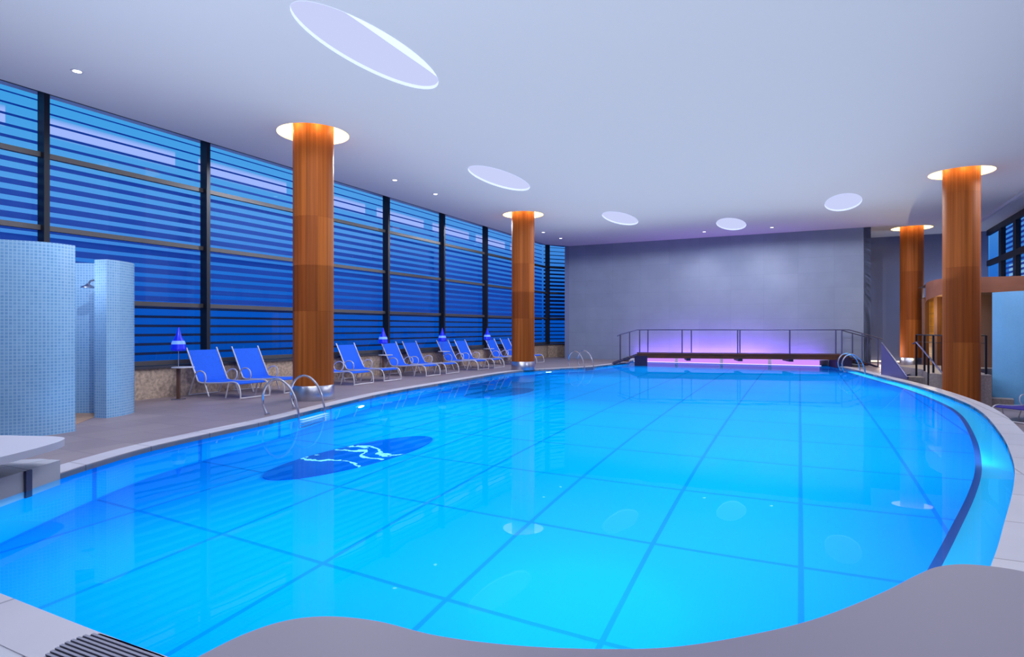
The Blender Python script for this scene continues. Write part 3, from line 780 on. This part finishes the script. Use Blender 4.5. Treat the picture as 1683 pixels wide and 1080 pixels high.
pl = make_lounger('sling_purple', 'sun_lounger')
pl['label'] = 'violet blue lounger cut by the right picture edge, low beside the pale blue curved wall'
pl.location = (12.95, 14.5, LOW); pl.rotation_euler = (0, 0, PI+.35)

def lantern():
    t = thing('side_table', 'x', 'table with lamp')
    MB().box((0, 0, .01), (.2, .2, .02), 0, .004).build('foot_plate', 'steel', t)
    MB().box((0, 0, .33), (.055, .055, .64)).build('post', 'brown', t)
    MB().lathe([(.03, .635), (.21, .645), (.215, .655), (.21, .665), (.0005, .665)], (.06, .06, 0), n=32).build('tray', 'white_metal', t, smooth=True)
    MB().tube([(0, 0, .66), (0, 0, 1.05)], .008).build('stem', 'steel', t)
    sh_ = MB().lathe([(.012, .99), (.12, 1.0), (.145, 1.03), (.13, 1.13)], n=24, caps=False).lathe([(.11, 1.2), (.075, 1.26), (.05, 1.32), (.03, 1.4), (.012, 1.47)], n=24).build('lamp_shade', 'lamp_blue', t, smooth=True)
    MB().lathe([(.13, 1.13), (.125, 1.165), (.11, 1.2)], n=24, caps=False).build('lit_band', 'lamp_glow', t, smooth=True)
    return t
lt = lantern()
for i, (t_, lb) in enumerate([(3.01, 'small round table with a blue pointed lamp between the showers and the first lounger'),
                              (9.5, 'small round table with a glowing blue lamp right of the nearest wooden column'),
                              (12.68, 'small round table with a glowing blue lamp in the middle of the lounger row'),
                              (15.85, 'small round table with a glowing blue lamp nearest the second wooden column')]):
    o = lt if i == 0 else copy_tree(lt)
    c = Vector((-8.19, 9.73))+D*t_+ACR*.03
    o.location = (c.x, c.y, 0); o['label'] = lb; o['group'] = 'round tables with blue lamps'

# ------------------------------------------------------------------ footbridge
L_, R_ = Vector((5.04, 24.5)), Vector((12.75, 23.0)); bd = (R_-L_).normalized(); bn = Vector((-bd.y, bd.x)); BW = 1.05; BZ = .46
br = thing('footbridge', 'low dark timber footbridge over the far end of the pool', 'footbridge')
def bpt(s, w, z): p = L_+bd*s+bn*w; return (p.x, p.y, z)
LEN = (R_-L_).length; rot = math.atan2(bd.y, bd.x)
c = bpt(LEN/2, BW/2, BZ-.03); MB().box(c, (LEN, BW, .06), rot).build('deck_planks', 'bridge_wood', br)
for w_ in (.06, BW-.06): MB().box(bpt(LEN/2, w_, BZ-.13), (LEN, .08, .14), rot).build('beam', 'bridge_wood', br)
for s_ in (2.0, 3.95, 5.8): MB().box(bpt(s_, BW/2, BZ-.24), (.16, BW, .1), rot).build('cross_beam', 'bridge_steel', br)
for s_, e in ((-.1, 0), (LEN+.1, 1)): MB().box(bpt(s_+(.25 if not e else -.25), BW/2, .1), (.5, BW, .5), rot).build('abutment', 'bridge_steel', br)
for e, s0_ in ((-1, 0), (1, LEN)):
    for k in range(2):
        MB().box(bpt(s0_+e*(.16+.32*k), BW/2, BZ-.03-.15*(k+1)), (.32, BW, .05), rot).build('step', 'bridge_wood', br)
    for w_ in (.03, BW-.03):
        a = bpt(s0_, w_, BZ-.1); b = bpt(s0_+e*1.0, w_, .0)
        MB().tube([a, b], .04, 6).build('stringer', 'bridge_steel', br)
for w_, nm in ((.02, 'front'), (BW-.02, 'rear')):
    rg = MB().tube([bpt(-.8, w_, 1.14), bpt(-.68, w_, 1.2), bpt(0, w_, 1.4), bpt(LEN, w_, 1.4), bpt(LEN+1, w_, 1.1), bpt(LEN+1.15, w_, 1.05)], .02, 8).build('railing', 'rail', br)
    rg['label'] = 'thin grey steel railing along the %s side' % nm
    posts = [.1, 1.75, 3.85, 5.75, 7.6] if nm == 'front' else [.45, 2.2, 4.1, 6.0, 7.7]
    for s_ in posts: MB().tube([bpt(s_, w_, BZ), bpt(s_, w_, 1.4)], .024, 6).build('post', 'rail', rg)
    for s_, zb in ((-.3, .18), (-.68, .0), (LEN+.45, .18), (LEN+1.0, 0)):
        zt = 1.4-.3*(abs(s_ if s_ < 0 else s_-LEN)); MB().tube([bpt(s_, w_, zb), bpt(s_, w_, zt)], .022, 6).build('post', 'rail', rg)
# lit curb behind the bridge
cb = thing('light_curb', 'violet lit low curb at the foot of the far wall under the footbridge', 'light strip')
wn = Vector((WD.y, -WD.x))      # toward the room
def wpt(s, o_, z): p = Vector(CW)+WD*s+wn*o_; return (p.x, p.y, z)
wrot = math.atan2(WD.y, WD.x)
MB().box(wpt(7.1, .22, .06), (8.1, .3, .26), wrot).build('curb', 'plaster', cb)
for k in range(4):
    MB().box(wpt(4.25+1.9*k, .385, .06), (1.78, .03, .22), wrot).build('light_panel', 'violet', cb)
MB().box(wpt(7.1, .41, -.045), (7.6, .02, .03), wrot).build('led_line', 'violet_led', cb)
o = MB().box((RB.x+WD.x*1.1+wn.x*.15, RB.y+WD.y*1.1+wn.y*.15, .03), (3.4, .08, .05), wrot).build('floor_light', 'warm_line'); tag(o, 'warm white light line at the foot of the recessed wall', 'light strip')

# ------------------------------------------------------------------ underwater lamps
def pool_lamp(i, lb, z=-.62):
    cands = [(abs((p[0]/p[1])-i), k) for k, p in enumerate(OUT) if p[1] > 9 and ((p[0] < 6) == (i < .3))]
    k = min(cands)[1]; p = Vector(OUT[k]); q = Vector(OUT[(k+1) % n]); tdir = (q-p).normalized(); nin = Vector((-tdir.y, tdir.x))
    t = thing('pool_light', lb, 'pool light', (p.x+nin.x*.02, p.y+nin.y*.02, z), math.atan2(nin.y, nin.x), 'underwater pool lights')
    m = MB(); N = 24
    m.add([(.03, .13*math.cos(2*PI*a/N), .13*math.sin(2*PI*a/N)) for a in range(N)], [tuple(range(N))]); m.build('lens', 'pool_lamp', t)
    m = MB().tube([(.02, .15*math.cos(2*PI*a/N), .15*math.sin(2*PI*a/N)) for a in range(N)], .02, 6, True).build('bezel', 'steel', t, smooth=True)
    ld = bpy.data.lights.new('pool_spot', 'SPOT'); ld.energy = 260; ld.color = (.35, .95, 1); ld.spot_size = 2.2; ld.spot_blend = 1; ld.shadow_soft_size = .1
    lo = bpy.data.objects.new('pool_spot', ld); C.objects.link(lo); lo.location = (p.x+nin.x*.15, p.y+nin.y*.15, z)
    lo.rotation_euler = Vector((nin.x, nin.y, -.35)).to_track_quat('-Z', 'Y').to_euler()
pool_lamp(-.2495, 'bright oval underwater light below the left pool edge, right of the nearest column', -.8)
pool_lamp(.0635, 'bright underwater light below the left pool edge, just right of the second column', -.7)
pool_lamp(.6555, 'bright underwater light below the right pool edge, before the triangular panel', -.4)

# ------------------------------------------------------------------ lights
def area(loc, size, energy, col, rot=(0, 0, 0), sy=None, spread=None):
    l = bpy.data.lights.new('area', 'AREA'); l.energy = energy; l.color = col; l.size = size
    if sy: l.shape = 'RECTANGLE'; l.size_y = sy
    if spread: l.spread = spread
    o = bpy.data.objects.new('area_light', l); C.objects.link(o); o.location = loc; o.rotation_euler = rot; return o
def spot(loc, target, e, col, size, blend=.6, soft=0):
    l = bpy.data.lights.new('spot', 'SPOT'); l.energy = e; l.color = col; l.spot_size = size; l.spot_blend = blend; l.shadow_soft_size = soft
    o = bpy.data.objects.new('spot_light', l); C.objects.link(o); o.location = loc
    o.rotation_euler = (Vector(target)-Vector(loc)).to_track_quat('-Z', 'Y').to_euler(); return o
def point(loc, e, col, r=0):
    l = bpy.data.lights.new('point', 'POINT'); l.energy = e; l.color = col; l.shadow_soft_size = r
    o = bpy.data.objects.new('point_light', l); C.objects.link(o); o.location = loc
rz = -TH
LAV = (.74, .86, 1.0)
# unseen fill lamps added just under the water surface
for (x, y, sx, sy, e) in [(-1.2, 5.6, 5.0, 4.6, 190), (1.9, 6.0, 3.2, 5.0, 150), (-.2, 11.5, 5.5, 6.5, 290), (4.6, 10.8, 5, 6.5, 270), (3.3, 17.3, 5, 6.0, 220), (7.8, 15.6, 4.6, 6, 200), (6.2, 22.5, 5.5, 5, 165), (10.0, 20.2, 3.4, 5, 110)]:
    area((x, y, -.12), sx, e*(.72 if y < 13 else .55), (.5, .96, 1), (0, 0, rz), sy)
for (x, y, e) in [(-2.6, 5.0, 30), (.5, 4.5, 30), (2.9, 5.3, 22), (-2.2, 9.0, 35), (4.4, 8, 35), (-.8, 14, 40), (6.8, 11.5, 35), (2, 20, 40), (9, 16, 40), (5.5, 24, 30), (10.8, 20.5, 25)]:
    l = bpy.data.lights.new('underwater', 'POINT'); l.energy = e; l.color = (.5, .96, 1); l.shadow_soft_size = 0
    o = bpy.data.objects.new('underwater_fill', l); C.objects.link(o); o.location = (x, y, -.7)  # unseen fill point added in the water
for k in range(0, len(rseg)-1, 4):
    a, b = Vector(rseg[k]), Vector(rseg[min(k+4, len(rseg)-1)]); dl = b-a; nl = Vector((-dl.y, dl.x)).normalized(); c = (a+b)/2+nl*.17
    area((c.x, c.y, -.09), dl.length, 3.6*dl.length*.34, (.5, .96, 1), (0, 0, math.atan2(dl.y, dl.x)), .34)  # unseen fill strip added to brighten the submerged ledge
# unseen soft uplight added to brighten the ceiling
area((2.5, 12.5, 2.72), 13, 730, LAV, (PI, 0, rz), 22)
area((-1.0, 2.5, 2.72), 9, 90, LAV, (PI, 0, rz), 6)
# unseen fill spots added near the ceiling, then the downlight beams
for (x, y, e) in [(-4.5, 7.2, 260), (-1.99, 8.77, 200), (-3.6, 14.5, 260), (-.3, 16.25, 220), (3.95, 22.1, 260), (-.6, 22.5, 200), (8.4, 22.0, 230), (10.5, 19.3, 260), (8, 11, 220), (1.5, 1.0, 160), (-3.2, 2.2, 130), (13.8, 14.5, 230)]:
    spot((x, y, CZ-.12), (x, y, 0), e*1.3, (.92, .95, 1), 3.08, .12, 0)
for (c, lb) in DL[:5]: spot((c[0], c[1], CZ-.03), (c[0], c[1], 0), 60, (1, .96, .98), 1.9)
for (c, lb) in DL[5:]:
    spot((c[0], c[1], CZ-.03), (c[0]+.45*.55, c[1]+.89*1.4, 2.9), 120, (1, .93, .88), 1.5, 1)
# violet wash on the far wall
vdir = Vector((-wn.x*.9, -wn.y*.9, 1)).normalized(); vx = Vector((WD.x, WD.y, 0)); vz = -vdir; vy = vz.cross(vx)
vrot = Matrix((vx, vy, vz)).transposed().to_euler()
for k in range(4): area(wpt(4.3+1.9*k, .45, .25), 1.85, (22, 40, 40, 16)[k], (.42, .16, 1), vrot, .12)
point((RB.x+2, RB.y-2.6, 2.6), 60, (.7, .8, 1))  # unseen cool fill added for the recess wall
# warm light inside the cove rings
for (c, b_, _) in COLS:
    for a_ in range(6):
        l = bpy.data.lights.new('cove', 'POINT'); l.energy = 5.5; l.color = (1, .72, .34); l.shadow_soft_size = 0
        o = bpy.data.objects.new('cove_lamp', l); C.objects.link(o); o.location = (c[0]+.56*math.cos(a_*PI/3), c[1]+.56*math.sin(a_*PI/3), CZ+.1)
# under the canopy, in the shower and at column foot
point((14.3, 20.9, 2.0), 80, (1, .8, .4)); point((15.0, 24.6, .5), 30, (1, .85, .7)); point((-7.1, 9.3, 2.3), 22, (.95, .93, 1))

# ------------------------------------------------------------------ dusk outside
wd = bpy.data.worlds.new('dusk'); SC.world = wd; wd.use_nodes = True; nt = wd.node_tree; nt.nodes.clear()
ow = nt.nodes.new('ShaderNodeOutputWorld'); bg = nt.nodes.new('ShaderNodeBackground'); tc = nt.nodes.new('ShaderNodeTexCoord'); sp = nt.nodes.new('ShaderNodeSeparateXYZ'); rp = nt.nodes.new('ShaderNodeValToRGB')
mr = nt.nodes.new('ShaderNodeMapRange'); mr.inputs['From Min'].default_value = -.1; mr.inputs['From Max'].default_value = .4
nt.links.new(tc.outputs['Generated'], sp.inputs[0]); nt.links.new(sp.outputs[2], mr.inputs[0]); nt.links.new(mr.outputs[0], rp.inputs[0])
nt.links.new(rp.outputs[0], bg.inputs[0]); nt.links.new(bg.outputs[0], ow.inputs[0]); bg.inputs[1].default_value = 1
els = rp.color_ramp.elements
stops = [(0, (2, 60, 140)), (.2, (4, 84, 186)), (.27, (10, 92, 196)), (.36, (40, 122, 214)), (.5, (88, 160, 232)), (.62, (90, 170, 232)), (.8, (70, 170, 230))]
els[0].position = 0; els[0].color = (*lin(stops[0][1]), 1); els[1].position = 1; els[1].color = (*lin((60, 150, 225)), 1)
for p_, c_ in stops[1:]:
    e = els.new(p_); e.color = (*lin(c_), 1)

# ------------------------------------------------------------------ camera
cam = bpy.data.cameras.new('camera'); co_ = bpy.data.objects.new('camera', cam); C.objects.link(co_)
co_.location = (0, 0, 1.45); co_.rotation_euler = (PI/2, 0, 0)
cam.sensor_width = 36; cam.lens = 1000*36/1683; cam.clip_start = .05; cam.clip_end = 300
SC.camera = co_
SC.view_settings.view_transform = 'Standard'; SC.view_settings.look = 'None'; SC.view_settings.exposure = 0; SC.view_settings.gamma = 1
SC.cycles.use_denoising = True
SC.cycles.caustics_refractive = False; SC.cycles.caustics_reflective = False
SC.cycles.max_bounces = 10; SC.cycles.diffuse_bounces = 4; SC.cycles.transparent_max_bounces = 16
SC.cycles.sample_clamp_indirect = 4
